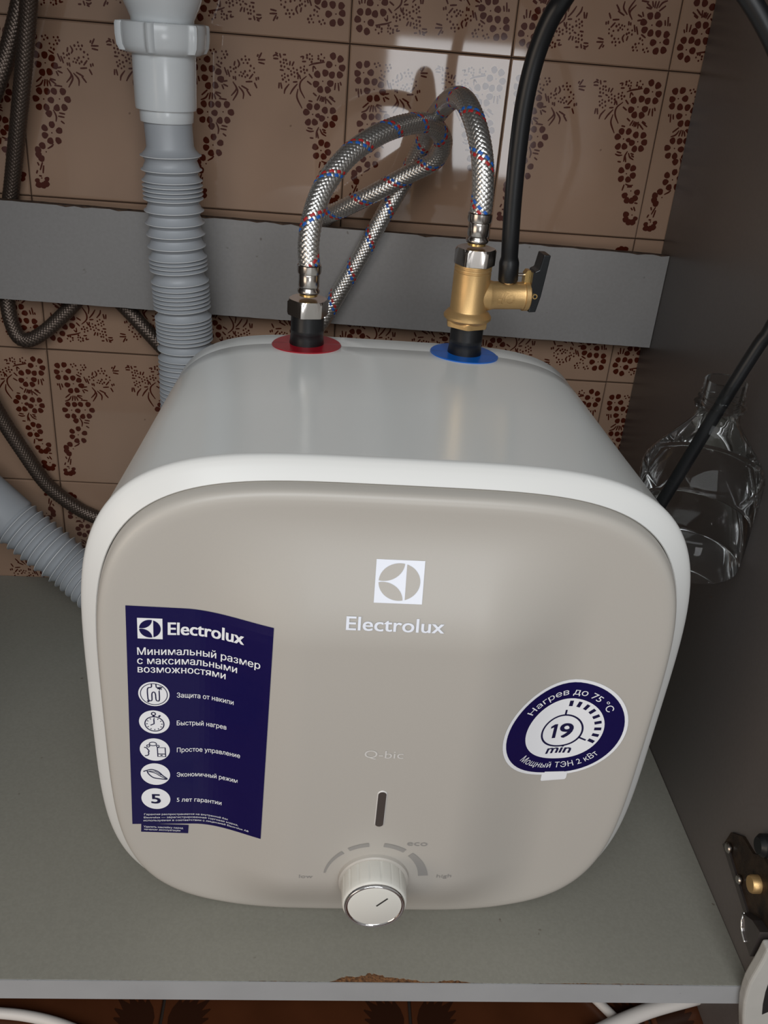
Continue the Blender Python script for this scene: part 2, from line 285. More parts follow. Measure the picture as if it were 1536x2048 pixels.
LEFTB=[(-0.2814,-0.026,0.6121),(-0.2911,-0.026,0.5848),(-0.3017,-0.026,0.5587),(-0.3157,-0.03,0.5277)]
LEFTB2=[(-0.3574,-0.03,0.2457),(-0.3457,-0.024,0.2105),(-0.3288,-0.02,0.1718),(-0.3121,-0.016,0.1363),(-0.2963,-0.013,0.1162),(-0.2785,-0.01,0.0997)]
DRAIN=[(-0.1584,-0.062,0.628),(-0.1582,-0.062,0.5989),(-0.1578,-0.062,0.5533),(-0.1568,-0.062,0.5195),(-0.1552,-0.062,0.5011),(-0.1536,-0.062,0.4542),(-0.1523,-0.062,0.423),(-0.1495,-0.062,0.3766),(-0.1472,-0.062,0.3377),(-0.146,-0.062,0.3073),(-0.1454,-0.064,0.282)]
DRAINL=[(-0.266,-0.08,0.0612),(-0.2907,-0.072,0.0767),(-0.3182,-0.062,0.0946),(-0.3503,-0.052,0.1183),(-0.3805,-0.045,0.1451)]
RIDGEZ=[0.4928,0.4808,0.4716,0.4674,0.4636,0.4598,0.4559,0.4456,0.4347,0.4245,0.4138,0.4034,0.3998,0.3961,0.392,0.3809,0.3757,0.3715,0.3677,0.3637,0.3601,0.3558,0.3462,0.3428,0.3391,0.3355,0.332,0.3276,0.3241,0.3152,0.3056,0.3011,0.296,0.2908]
CAB1=[(-0.2703,-0.48,-0.095),(-0.2393,-0.4814,-0.095),(-0.2156,-0.4841,-0.095),(-0.191,-0.4901,-0.095),(-0.1576,-0.5027,-0.095)]
CAB2=[(0.2285,-0.4482,-0.096),(0.2433,-0.4671,-0.096),(0.2573,-0.4865,-0.096),(0.2688,-0.5044,-0.096)]
CAB3=[(0.2278,-0.5003,-0.091),(0.2557,-0.4885,-0.091),(0.284,-0.478,-0.091),(0.317,-0.469,-0.091),(0.3552,-0.4596,-0.091)]

# ---------------------------------------------------------------- the setting: tiled wall and kitchen floor
wall = mesh('wall_back', *box(-.56, .56, .0035, .05, -.30, 1.0), 'grout', smooth=False); tag(wall, kind='structure')
TW, TH, Z1 = .15, .15448, .59168
def tile_mesh(seed):
    rnd = random.Random(seed); b = MB()
    a, h, c = TW/2-.0005, TH/2-.0006, .0011
    V = [(-a, 0.006, -h), (a, .006, -h), (a, .006, h), (-a, .006, h), (-a, c, -h), (a, c, -h), (a, c, h), (-a, c, h),
         (-a+c, 0, -h+c), (a-c, 0, -h+c), (a-c, 0, h-c), (-a+c, 0, h-c)]
    F = [(8, 9, 10, 11)]+[(i, (i+1) % 4, 4+(i+1) % 4, 4+i) for i in range(4)]+[(4+i, 4+(i+1) % 4, 8+(i+1) % 4, 8+i) for i in range(4)]
    b.add(V, F, 0)
    fn = lambda x, z: (x/1000, -.00012, z/1000)
    for c0, pets in FLOWERS:                      # a flower: petals narrow towards its eye
        big = len(pets) > 2
        for p in pets:
            d = np.array(p)-np.array(c0); L = np.hypot(*d); d = d/(L+1e-9); q = np.array([-d[1], d[0]])
            R = 3.4 if L > 5.2 else max(1.5, L*.56)
            o = np.array(p)+d*(.12*R); poly = []
            for k in range(11):
                t = 2*math.pi*(k+.5)/11; ct, sn = math.cos(t), math.sin(t); sq = (abs(ct)**2.8+abs(sn)**2.8)**(-1/2.8)
                w = R*sq*rnd.uniform(.93, 1.06); taper = 1-.36*max(0, -ct*sq)
                poly.append(fn(*(o+d*(ct*w*.92)+q*(sn*w*.88*taper))))
            b.add(poly, [tuple(range(11))], 1)
        if big:
            b.add([fn(c0[0]+.75*math.cos(k), c0[1]+.75*math.sin(k)) for k in np.arange(6)*math.pi/3], [tuple(range(6))], 1)
    for x, z in DOTS:
        r = rnd.uniform(.85, 1.15); t0 = rnd.random()
        b.add([fn(x+r*math.cos(k+t0), z+r*1.1*math.sin(k+t0)) for k in np.arange(6)*math.pi/3], [tuple(range(6))], 1)
    for L in STROKES:
        if len(L) > 2: q, _ = spline([(x, z, 0) for x, z in L], 1.2); L = [tuple(v[:2]) for v in q]
        elif len(L) == 2: L = [L[0], ((L[0][0]+L[1][0])/2, (L[0][1]+L[1][1])/2), L[1]]
        n = len(L); P = [np.array(p, float) for p in L]; V = []; F = []
        for i, p in enumerate(P):
            d = P[min(i+1, n-1)]-P[max(i-1, 0)]; d = d/(np.hypot(*d)+1e-9); w = .78*(.5+.55*math.sin(math.pi*(i+.5)/n))
            V += [fn(p[0]-d[1]*w, p[1]+d[0]*w), fn(p[0]+d[1]*w, p[1]-d[0]*w)]
        for i in range(n-1): F.append((2*i, 2*i+1, 2*i+3, 2*i+2))
        b.add(V, F, 1)
    for i, g in enumerate(b.G):                   # each printed shape on its own hair-thin level
        if g: x, y, z = b.V[i]; b.V[i] = (x, y-.00005*((g*7) % 23)/23, z)
    # every print face looks at the room
    for k, f in enumerate(b.F):
        if b.I[k] == 1:
            p = [np.array(b.V[i]) for i in f[:3]]
            if np.cross(p[1]-p[0], p[2]-p[0])[1] > 0: b.F[k] = tuple(reversed(f))
    return b
tb = tile_mesh(3); t0 = tb.go('tile', ['glaze', 'print'], wall, smooth=False)
rnd = random.Random(11); first = True
for j in range(-1, 5):
    for i in range(-3, 3):
        t = t0 if first else t0.copy()
        if not first: link(t, wall)
        first = False
        t.location = (i*TW+TW/2, rnd.uniform(-.0002, .0002), Z1-j*TH-TH/2)
        k_ = 0 if (i, j) == (0, 0) else .35
        t.rotation_euler = (math.radians(rnd.uniform(-k_, k_)), (math.pi if j % 2 else 0)+math.radians(rnd.uniform(-.12, .12)), math.radians(rnd.uniform(-k_, k_)))
FZ = -.10
floor = mesh('floor', *box(-.9, .9, -2.6, .0035, FZ-.03, FZ-.004), 'floorgrout', smooth=False); tag(floor, kind='structure')
b = MB(); a = .0988
V, F = box(-a, a, -a, a, -.008, 0, .0012); b.add(V, F, 0)
for sx in (-1, 1):
    for sy in (-1, 1):                               # a dark leaf spray in each corner
        for k in range(7):
            t = .15+k*.20; L = .040-.004*abs(k-3)
            p = [(sx*(a-.006-math.cos(t)*L*q), sy*(a-.006-math.sin(t)*L*q)) for q in (.12, .4, .7, 1.0)]
            w = [.002, .0045, .0038, .0006]
            Vv = []
            for (x, y), ww in zip(p, w): Vv += [(x-math.sin(t)*ww*sx, y+math.cos(t)*ww*sy, .00015), (x+math.sin(t)*ww*sx, y-math.cos(t)*ww*sy, .00015)]
            Ff = [(2*i, 2*i+1, 2*i+3, 2*i+2) for i in range(3)]
            if sx*sy < 0: Ff = [tuple(reversed(f)) for f in Ff]
            b.add(Vv, Ff, 1)
f0 = b.go('floor_tile', ['floorglaze', 'floorprint'], floor, smooth=False); first = True
for j in range(4):
    for i in range(-3, 3):
        t = f0 if first else f0.copy()
        if not first: link(t, floor)
        first = False; t.location = (-.1149+.2*(i+1)+.1, -.40-.2*j+.1-.1, FZ)

# ---------------------------------------------------------------- the sink cabinet
XP = .3294; YF = -.5189; TS = .0204
cab = empty('kitchen_cabinet', (0, -.26, -.0204), 'open grey laminate sink cabinet with a chipped bottom board and a back rail', 'cabinet')
CO = cab.location
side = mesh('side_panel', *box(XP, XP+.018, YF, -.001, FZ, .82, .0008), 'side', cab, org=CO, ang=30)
mesh('side_panel', *box(-.418, -.400, YF, -.001, FZ, .82, .0008), 'side', cab, org=CO, ang=30)  # unseen left side, added close in to darken the left of the cabinet
mesh('shade_worktop', *box(-.43, .36, -.54, -.001, .82, .858, .001), 'side', cab, org=CO, ang=30)  # unseen top board, added to shade the back of the cabinet
shelf = mesh('base_board', *box(-.400, XP-.0003, YF+.0010, -.001, -TS, -.0008), 'chip', cab, smooth=False, org=CO)
# laminate skin of the board: its front edge is chipped where the raw chipboard shows
def chip(x):
    r = random.Random(int((x+1)*4000)); d = .0004+.0004*r.random()
    for c, w, h in ((.036, .021, .0050), (.058, .024, .0032), (.105, .012, .0016), (.085, .045, .0008), (.19, .03, .0006), (.24, .05, .0006), (-.02, .03, .0004), (-.13, .02, .0003)):
        e = 1-((x-c)/w)**2
        if e > 0: d += h*e*(.75+.5*r.random())
    return d
xs = np.r_[np.linspace(-.400, -.2, 30), np.linspace(-.196, XP-.0003, 340)]
V = []; F = []
for x in xs: V += [(x, -.001, 0), (x, YF+.0004+chip(x), 0), (x, YF+.0004+chip(x), -.0008), (x, -.001, -.0008)]
for i in range(len(xs)-1):
    a = 4*i; F += [(a, a+1, a+5, a+4), (a+1, a+2, a+6, a+5)]
mesh('laminate_skin', V, F, 'laminate', shelf, smooth=False)
mesh('edge_band', *box(-.400, XP-.0003, YF, YF+.0009, -TS, -.0004), 'edge', shelf, smooth=False)
for c in (shelf.children): c.data.transform(Matrix.Translation(-Vector(CO)))
# back rail: a strip of board across the wall, its sawn top edge left raw
yr, tr_ = -.027, .0098
def rz(x, top): return (.43245 if top else .3374)-.0138*x
V = []; xs = np.linspace(-.400, XP-.0003, 90); r = random.Random(5); F = []
for k, x in enumerate(xs):
    d = .0006*r.random()+(.0012 if r.random() < .12 else 0)
    V += [(x, yr+.0008, rz(x, 0)), (x, yr+.0008, rz(x, 1)-d*.6), (x, yr+tr_, rz(x, 1)-.0005*r.random()), (x, yr+tr_, rz(x, 0))]
for i in range(len(xs)-1):
    a = 4*i; F += [(a+1, a, a+4, a+5), (a+2, a+1, a+5, a+6), (a+3, a+2, a+6, a+7), (a, a+3, a+7, a+4)]
n = len(V); F += [(0, 1, 2, 3), (n-1, n-2, n-3, n-4)]
rail = mesh('back_rail', V, F, 'oldchip', cab, smooth=False, org=CO)
V = []; F = []
for k, x in enumerate(xs):
    d = .0005*r.random()+(.0016*r.random() if r.random() < .15 else 0)
    V += [(x, yr, rz(x, 0)+.0004*r.random()), (x, yr, rz(x, 1)-d), (x, yr+.0008, rz(x, 1)-d), (x, yr+.0008, rz(x, 0))]
for i in range(len(xs)-1):
    a = 4*i; F += [(a, a+4, a+5, a+1), (a+1, a+5, a+6, a+2), (a, a+3, a+7, a+4)]
n = len(V); F += [(0, 1, 2, 3), (n-1, n-2, n-3, n-4)]
mesh('laminate_face', V, F, 'rail', rail, smooth=False, org=CO)
# hinge on the side panel
def hp(y, z, x): return (XP-x, y, z)
plate = mesh('hinge', *prism([(-.4330, .0553), (-.4365, .0706), (-.4520, .0830), (-.4700, .0850), (-.4820, .0960), (-.5180, .0960), (-.5183, .0400), (-.5010, .0370), (-.4990, .0378)], hp, .0025), 'rust', cab, smooth=False, org=CO)
plate['label'] = 'rusty hinge mounting plate on the right side panel'
mesh('hinge_edge', *prism([(-.4335, .0545), (-.4372, .0600), (-.4995, .0430), (-.5003, .0372)], hp, .0042), 'steel', plate, smooth=False, org=CO)
for k, (y, z, rr) in enumerate(((-.4425, .0600, .0042), (-.4680, .0545, .0036))):
    V, F = lathe([(rr, 0), (rr, .0012), (rr*.75, .0022), (rr*.3, .0025)], (XP-.0035, y, z), (-1, 0, 0), 20); mesh('screw', V, F, 'nickel', plate, org=CO, ang=30)
V, F = lathe([(.0068, 0), (.0068, .005), (.0060, .0064), (.002, .0068)], (XP-.0025, -.4880, .0735), (-1, 0, 0), 24); s = mesh('brass_screw', V, F, 'brass', plate, org=CO, ang=30); s['label'] = 'brass adjusting screw head'
mesh('hinge_arm', *prism([(-.4925, .0480), (-.5000, .0385), (-.5070, .0350), (-.5180, .0330), (-.5183, .0600), (-.5060, .0570)], hp, .010), 'steel', plate, smooth=False, org=CO)
V, F = tube([(XP-.0085, -.4930, .0495), (XP-.0105, -.4965, .0440), (XP-.0105, -.5005, .0385), (XP-.0105, -.5080, .0352)], .0009, 8, .001); mesh('wire_clip', V, F, 'chrome', plate, org=CO)
V, F = lathe([(.0085, 0), (.0085, .005), (.006, .008)], (XP-.0025, -.4830, .1080), (-1, 0, 0), 20); mesh('dark_cap', V, F, 'black', plate, org=CO, ang=30)
# pale plastic bracket at the front corner
br = mesh('plastic_bracket', *prism([(.3380, -.070), (.3290, -.040), (.3240, -.022), (.3200, -.004), (.3186, .008), (.3182, .0180), (.3187, .0250), (.3198, .0340), (.3208, .0440), (.3214, .0560), (.352, .0560), (.352, -.070)],
    lambda x, z, h: (x, -.5200-h, z), .010), 'bracket', smooth=False, org=(.335, -.52, -.06))
m_ = br.modifiers.new('bevel', 'BEVEL'); m_.width = .0022; m_.segments = 3
tag(br, 'pale grey plastic bracket with a dark slot at the front corner of the board', 'bracket')
s = mesh('slot', *prism([(.3372, -.016), (.3345, -.004), (.3325, .010), (.3318, .022), (.3340, .030), (.3400, .026), (.3430, .008), (.3420, -.012)], lambda x, z, h: (x, -.5300-h, z), .0004), 'dark', br, smooth=False, org=br.location)

# ---------------------------------------------------------------- the water heater
HX, HZ, HA, HB, HY = .0387, .1983, .1930, .1951, -.4590
TI, YW, RL = -.0472, 0., 0.
def hm(u, v, w): return (HX+u, HY+TI*v+YW*u-w, HZ+v+RL*u)
def S(t): t = min(max(t, 0.), 1.); return t*t*(3-2*t)
def WF(u, v): return .0205+.020*S((.125-abs(u))/.075)*S((.168-v)/.082)*S((v+.190)/.07)
def sup(s, n, m=160):
    t = np.linspace(0, 2*np.pi, m, endpoint=False)
    return np.sign(np.cos(t))*np.abs(np.cos(t))**(2/n)*(HA-s), np.sign(np.sin(t))*np.abs(np.sin(t))**(2/n)*(HB-s)
def loft(secs, m=160, capa=False, capb=False, wfun=None):
    V = []; F = []
    for s, w, n in secs:
        for u, v in zip(*sup(s, n, m)): V.append(hm(u, v, w))
    for i in range(len(secs)-1):
        for k in range(m): k2 = (k+1) % m; F.append((i*m+k, (i+1)*m+k, (i+1)*m+k2, i*m+k2))
    if capa: F.append(tuple(range(m)))
    if capb: F.append(tuple(reversed(range((len(secs)-1)*m, len(secs)*m))))
    return V, F
HO = (HX, -.33, 0.)
heater = empty('water_heater', HO, 'white rounded square water heater with a beige grey front on the bottom board', 'water heater')
mesh('rear_cover', *loft([(.030, -.2690, 4.9), (.0185, -.2688, 4.9), (.0150, -.2660, 4.9), (.0130, -.2610, 4.9), (.0128, -.2365, 4.9), (.020, -.2362, 4.9)], capa=True), 'white', heater, org=HO, ang=50)
mesh('body', *loft([(.022, -.2362, 4.85), (.0125, -.2360, 4.85), (.0121, -.2352, 4.85), (.0110, -.21, 4.8), (.0060, -.10, 4.45), (.0016, -.012, 4.22), (.0006, -.0055, 4.2), (.00045, -.0030, 4.2), (.004, -.0028, 4.2)], capa=True), 'white', heater, org=HO, ang=50)
mesh('front_frame', *loft([(.003, -.0042, 4.2), (.00042, -.0038, 4.2), (.0002, -.0015, 4.2), (.0008, .0004, 4.2), (.0022, .0022, 4.2), (.0048, .0048, 4.18), (.0090, .0085, 4.15), (.0112, .0105, 4.14), (.0118, .0100, 4.14), (.0119, .006, 4.14)]), 'rim', heater, org=HO, ang=60)
mesh('seam', *loft([(.0118, .0060, 4.14), (.0132, .0062, 4.14)]), 'seam', heater, org=HO)
# front panel: a pressed sheet, a flat margin and a bulged middle
def panel():
    m = 200; V = []; F = []; secs = [(.0122, .0058, 4.14), (.0122, .0110, 4.14), (.0126, .0135, 4.14), (.0133, .0165, 4.12), (.0146, .0188, 4.1)]
    for s, w, n in secs:
        for u, v in zip(*sup(s, n, m)): V.append(hm(u, v, w))
    rings = [.0165, .019, .023]+list(np.linspace(.029, .188, 54)); r0 = len(secs)
    for s in rings:
        n = 4.1-(4.1-2.2)*max(0, s-.05)/.14
        for u, v in zip(*sup(s, n, m)): V.append(hm(u, v, WF(u, v)-(.0006 if s == .0165 else 0)))
    tot = r0+len(rings)
    for i in range(tot-1):
        for k in range(m): k2 = (k+1) % m; F.append((i*m+k, (i+1)*m+k, (i+1)*m+k2, i*m+k2))
    V.append(hm(0, 0, WF(0, 0)))
    for k in range(m): F.append(((tot-1)*m+k, len(V)-1, (tot-1)*m+(k+1) % m))
    return V, [tuple(f) for f in F]
pan = mesh('front_panel', *panel(), 'panel', heater, org=HO, ang=60)
for sx in (-1, 1):
    for y in (-.24, -.40):
        V, F = lathe([(.012, 0), (.012, .010)], (HX+sx*.09, y, .0), (0, 0, 1), 20); mesh('foot', V, F, 'black', heater, org=HO, ang=30)
def onp(u, v, h=.0): return hm(u, v, WF(u, v)+h)
def poly_fill(name, poly, m, parent, h, fn=None):
    """flat printed shape lying on the front panel"""
    P = [onp(u, v, h) for u, v in poly]
    return mesh(name, P, [tuple(range(len(P)))], m, parent, smooth=False, org=HO)
EC = text('H')[0][:, 1].max()
def put(b, s, fn, cap, off=0., i=0, run=None, shear=0.):
    """letters along local x from 0 to run, cap height cap; fn(x, y) -> world"""
    V, F, a, c = text(s, 0., shear); k = (run/(c-a)) if run else cap/EC; d = off*cap*.055
    for q, (dx, dy) in enumerate(((0, 0),) if off <= 0 else ((-d, -d*.6), (d, -d*.6), (-d, d*.6), (d, d*.6))):
        P = [(fn((x-a)*k+dx, y*cap/EC+dy), l) for x, y, l in V]; b.add([(p[0], p[1]-.00006*q-.000015*l, p[2]) for p, l in P], F, i)
def arcpts(r, a0, a1, n, c=(0, 0)): return [(c[0]+r*math.cos(math.radians(a0+(a1-a0)*k/n)), c[1]+r*math.sin(math.radians(a0+(a1-a0)*k/n))) for k in range(n+1)]
def emblem_parts():
    """the three openings in the square: a half moon and two leaves"""
    R = .43; T = (.09, math.sqrt(R*R-.09**2)); L = (-math.sqrt(R*R-.02**2), .02)
    a0 = math.degrees(math.atan2(T[1], T[0])); a1 = math.degrees(math.atan2(L[1], L[0]))
    arc = arcpts(R, a0, a1, 16); p, q = np.array(T), np.array(L); d = (q-p)/np.linalg.norm(q-p); back = []
    for x in arc[1:-1]:
        x = np.array(x)-p; along = d*(x@d); back.append(tuple(p+2*along-x))
    leaf = arc+back[::-1]; xm = .135; aa = math.degrees(math.acos(xm/R))
    return [leaf, [(x, -y) for x, y in leaf][::-1], arcpts(R, -aa, aa, 24)]
def emblem(b, fn, i_bg, i_fg):
    """square with its openings: the white cells and the openings share no height"""
    g = 8
    V = [fn(-.5+a/g, -.5+c/g, 0) for c in range(g+1) for a in range(g+1)]
    b.add(V, [(c*(g+1)+a, c*(g+1)+a+1, (c+1)*(g+1)+a+1, (c+1)*(g+1)+a) for c in range(g) for a in range(g)], i_fg)
    for P in emblem_parts(): b.add([fn(x, y, 1) for x, y in P], [tuple(range(len(P)))], i_bg)
# emblem and lettering on the panel
b = MB(); emblem(b, lambda x, y, k: onp(.0002+x*.0281+.0002*y, .1299+y*.0249, .00035+.00025*k), 1, 0); b.go('emblem', ['emblem', 'panel'], heater, False, HO)
b = MB(); put(b, 'Electrolux', lambda x, y: onp(-.0290+x, .1007+y, .0006), .0083, .4, 0, .0572); b.go('lettering', ['emblem'], heater, False, HO)
b = MB(); put(b, 'Q-bic', lambda x, y: onp(-.0116+x, -.0005+y, .0004), .0064, 0, 0, .0250); b.go('lettering', ['emboss'], heater, False, HO)
for w_, x_, y_, c_, r_ in (('eco', .0234, -.0833, .0050, .0140), ('low', -.0495, -.1192, .0034, .0095), ('high', .0474, -.1163, .0034, .0105)):
    b = MB(); put(b, w_, lambda x, y: onp(x_+x, y_+y, .0004), c_, 0, 0, r_); o = b.go('scale_lettering', ['mark'], heater, False, HO)
KC = (.0028, -.1180)
for a0, a1, w0, w1 in ((172, 131, .0012, .0030), (123, 99, .0032, .0036), (82, 56, .0036, .0036), (47, 6, .0044, .0068)):
    n = 14; V = []; F = []
    for k in range(n+1):
        t = math.radians(a0+(a1-a0)*k/n); w = w0+(w1-w0)*k/n
        for r in (.0350-w/2, .0350+w/2): V.append(onp(KC[0]+r*math.cos(t), KC[1]+r*math.sin(t), .0004))
    for k in range(n): F.append((2*k, 2*k+1, 2*k+3, 2*k+2))
    mesh('scale_mark', V, F, 'mark', heater, False, HO)
cap_ = lambda r, L, c: arcpts(r, 0, 180, 10, (c[0], c[1]+L))+arcpts(r, 180, 360, 10, (c[0], c[1]-L))
b = MB(); P = cap_(.0034, .0140, (.0026, -.0476)); Q = cap_(.0027, .0140, (.0026, -.0476)); n = len(P)
b.add([onp(u, v, .0002) for u, v in P]+[onp(u, v, .0009) for u, v in Q], [(i, (i+1) % n, n+(i+1) % n, n+i) for i in range(n)], 0)
b.add([onp(u, v, .0006) for u, v in Q], [tuple(range(n))], 1)
o = b.go('indicator_window', ['emboss', 'lens'], heater, False, HO); o['label'] = 'narrow smoked indicator window'
# knob
kb = WF(*KC)-.0005; kx, ky, kz = hm(KC[0], KC[1], 0)
def kpos(h): return (kx, ky-kb-h, kz)
def flute(r, h, t): return r-(.0006 if (.004 < h < .018 and (math.degrees(t) % 20) < 3) else 0)
V, F = lathe([(.0250, .0), (.0246, .0042), (.0236, .0050)], kpos(0), (0, -1, 0), 72); mesh('knob_collar', V, F, 'panel', heater, org=HO, ang=35)
V, F = lathe([(.0222, .004), (.0226, .0052), (.0224, .0175), (.0222, .0215), (.0216, .0227), (.0206, .0232)], kpos(0), (0, -1, 0), 216, flute); knob = mesh('knob', V, F, 'knob', heater, org=HO, ang=50)
V, F = lathe([(.0209, .0228), (.0206, .0248), (.0198, .0254), (.0186, .0246), (.0180, .0240)], kpos(0), (0, -1, 0), 72, closed=True); o = mesh('knob_ring', V, F, 'chrome', knob, org=HO); o['label'] = 'chrome ring'
V, F = lathe([(.0184, .0225), (.0184, .0243), (.0178, .0246)], kpos(0), (0, -1, 0), 72); mesh('knob_cap', V, F, 'knob', knob, org=HO, ang=40)
d = np.array([math.cos(math.radians(47)), math.sin(math.radians(47))])
V, F = ribbon([(.0012, .0010), (.0012+.0105*d[0], .0010+.0105*d[1])], .0011, lambda x, y: (kx+x, ky-kb-.0249, kz+y)); mesh('knob_pointer', V, F, 'seam', knob, False, HO)
# left sticker
SA = [np.array(p) for p in ((-.1665, -.0900), (-.0770, -.0863), (-.0709, .0976), (-.1591, .0990))]
def stk(a, c): return (1-c)*((1-a)*SA[0]+a*SA[1])+c*((1-a)*SA[3]+a*SA[2])
g1, g2 = 26, 30; b = MB()
V = [onp(*stk(i/g1, j/g2), .0004) for j in range(g2+1) for i in range(g1+1)]
b.add(V, [(j*(g1+1)+i, j*(g1+1)+i+1, (j+1)*(g1+1)+i+1, (j+1)*(g1+1)+i) for j in range(g2) for i in range(g1)])
V = [onp(-.1610+.0325*i/8+.0003*j, -.0978+.0085*j/2-.0006*i/8, .00035) for j in range(3) for i in range(9)]
b.add(V, [(j*9+i, j*9+i+1, (j+1)*9+i+1, (j+1)*9+i) for j in range(2) for i in range(8)])
st1 = b.go('feature_sticker', ['navy'], heater, False, HO); st1['label'] = 'navy film sticker with white Cyrillic lettering and five round icons'
def along(p, q, up):
    p = np.array(p); q = np.array(q); d = (q-p)/np.linalg.norm(q-p)
    return (lambda x, y: onp(p[0]+d[0]*x+.04*y, p[1]+d[1]*x+y, up)), float(np.linalg.norm(q-p))
b = MB(); emblem(b, lambda x, y, k: onp(-.1456+x*.0149+.0005*y, .0825+y*.0156, .0006+.0002*k), 1, 0)
def line(s, p, q, cap, off=.012):
    fn, L = along(p, q, .0007); put(b, s, fn, cap, off, 0, L)
line('Electrolux', (-.1349, .0785), (-.0891, .0800), .0092, .6)
line('Минимальный размер', (-.1542, .0621), (-.0788, .0648), .0054, .30)
line('с максимальными', (-.1546, .0549), (-.0932, .0564), .0054, .30)
line('возможностями', (-.1547, .0481), (-.1005, .0490), .0054, .30)
line('Защита от накипи', (-.1316, .0284), (-.0955, .0296), .0038, .18)
line('Быстрый нагрев', (-.1325, .0046), (-.1003, .0067), .0038, .18)
line('Простое управление', (-.1333, -.0194), (-.0914, -.0150), .0038, .18)
line('Экономичный режим', (-.1342, -.0422), (-.0932, -.0388), .0038, .18)
line('5 лет гарантии', (-.1351, -.0663), (-.1045, -.0647), .0038, .18)
for k, (s, e) in enumerate((('Гарантия распространяется на внутренний бак', -.1000), ('Electrolux — зарегистрированная торговая марка,', -.0928), ('используемая в соответствии с лицензией Electrolux AB', -.0855))):
    line(s, (-.1578-.0004*k, -.0805-.0031*k), (e, -.0780-.0026*k), .0017, 0)
line('Удалить наклейку перед', (-.1588, -.0928), (-.1318, -.0936), .0017, 0); line('началом эксплуатации', (-.1586, -.0955), (-.1338, -.0962), .0017, 0)
b.go('sticker_lettering', ['paper', 'navy'], st1, False, HO)
IC = [(-.1458, .0305), (-.1467, .0066), (-.1476, -.0178), (-.1483, -.0405), (-.1491, -.0640)]
def icon(k):
    c = IC[k]; b = MB(); rx, ry = .0097, .0101
    fn = lambda x, y, h=.0008: onp(c[0]+x*rx, c[1]+y*ry, h)
    b.add([fn(0, 0, .0006)]+[fn(x, y, .0006) for x, y in arcpts(1, 0, 360, 40)[:-1]], [(0, 1+i, 1+(i+1) % 40) for i in range(40)], 0)
    def rb(L, w=.075, closed=False, soft=True):
        if soft and not closed and len(L) > 3: q, _ = spline([(x, y, 0) for x, y in L], .06); L = [tuple(v[:2]) for v in q]
        V, F = ribbon(L, w, fn, closed); b.add(V, F, 1)
    if k == 0:                                                   # heating element
        rb(arcpts(.86, 0, 360, 40)[:-1], .05, True)
        rb([(-.12, .86), (-.14, .58), (-.38, .45), (-.40, -.35), (-.36, -.48)]); rb([(.16, .86), (.18, .58), (.36, .45)])
        rb([(-.36, -.48), (-.26, -.55), (-.15, -.48), (-.13, 0), (-.06, .16), (.04, .16), (.10, 0), (.12, -.45), (.22, -.55), (.33, -.45), (.35, .3)])
        for a in (20, 80, 140): d = (math.cos(math.radians(a))*.16, math.sin(math.radians(a))*.16); rb([(.40-d[0], .50-d[1]), (.40+d[0], .50+d[1])], .06)
        rb([(.42, .52), (.62, .66)], .05); rb([(-.42, -.52), (-.36, -.66)], .12)
    elif k == 1:                                                 # stopwatch
        rb(arcpts(.62, 0, 360, 40, (0, -.14))[:-1], .07, True)
        for a in range(0, 360, 30): rb([(.44*math.cos(math.radians(a)), -.14+.44*math.sin(math.radians(a))), (.54*math.cos(math.radians(a)), -.14+.54*math.sin(math.radians(a)))], .06)
        rb([(-.02, .28), (-.02, -.12), (-.26, -.26)], .08); rb([(-.02, .50), (-.02, .64)], .14); rb(arcpts(.13, 0, 360, 14, (-.02, .72))[:-1], .07, True); rb([(.30, .48), (.42, .60)], .12)
    elif k == 2:                                                 # head, thought and phone
        rb([(-.70, .20), (-.55, .16), (-.46, .02), (-.38, -.14), (-.44, -.20), (-.42, -.34), (-.48, -.50), (-.68, -.55)])
        rb([(x*1.5-.10, y+.52) for x, y in arcpts(.16, 0, 360, 18)[:-1]], .06, True); rb(arcpts(.10, 0, 360, 12, (-.42, .33))[:-1], .06, True); rb(arcpts(.09, 0, 360, 12, (.22, .33))[:-1], .06, True)
        rb([(.18, .20), (.70, .20), (.70, -.60), (.18, -.60)], .08, True); rb([(.18, -.36), (.70, -.36)], .07); rb([(.36, -.48), (.50, -.48)], .09)
    elif k == 3:                                                 # leaf
        rb([(-.80, .24), (-.55, .36), (-.20, .44), (.20, .26), (.50, -.10), (.78, -.42), (.30, -.40), (-.15, -.30), (-.45, .02), (-.55, .30)], .08)
        rb([(-.50, .26), (-.05, .14), (.35, -.16), (.70, -.40)], .06); rb([(-.40, .30), (.02, .26), (.40, -.06)], .05)
    else:
        put(b, '5', lambda x, y: fn(-.30+x, -.42+y), .86, .7, 1, .60)
    o = b.go('round_icon', ['paper', 'ink'], st1, False, HO); return o
for k in range(5): icon(k)
# right sticker: disc sheared with the sloping side of the panel
def rs(x, y, h=.0006): R = .0427; return onp(.1203+x*R, .0117+y*R, h)
def disc(r, h, n=64, rings=6):
    V = [rs(0, 0, h)]; F = []
    for j in range(1, rings+1): V += [rs(x*j/rings, y*j/rings, h) for x, y in arcpts(r, 0, 360, n)[:-1]]
    for i in range(n): F.append((0, 1+i, 1+(i+1) % n))
    for j in range(rings-1):
        for i in range(n): F.append((1+j*n+i, 1+(j+1)*n+i, 1+(j+1)*n+(i+1) % n, 1+j*n+(i+1) % n))
    return V, F
b = MB(); b.add(*disc(1, .0004)); P = [(-.21, -.92), (.21, -.92), (.21, -1.07), (.19, -1.10), (-.19, -1.13), (-.21, -1.10)]; b.add([rs(x+.02, y-.02*x, .0004) for x, y in P], [tuple(range(6))])
st2 = b.go('power_sticker', ['paper'], heater, False, HO); st2['label'] = 'round navy and white sticker with a large 19'
b = MB(); b.add(*disc(.945, .0006)); b.go('navy_band', ['navy'], st2, False, HO)
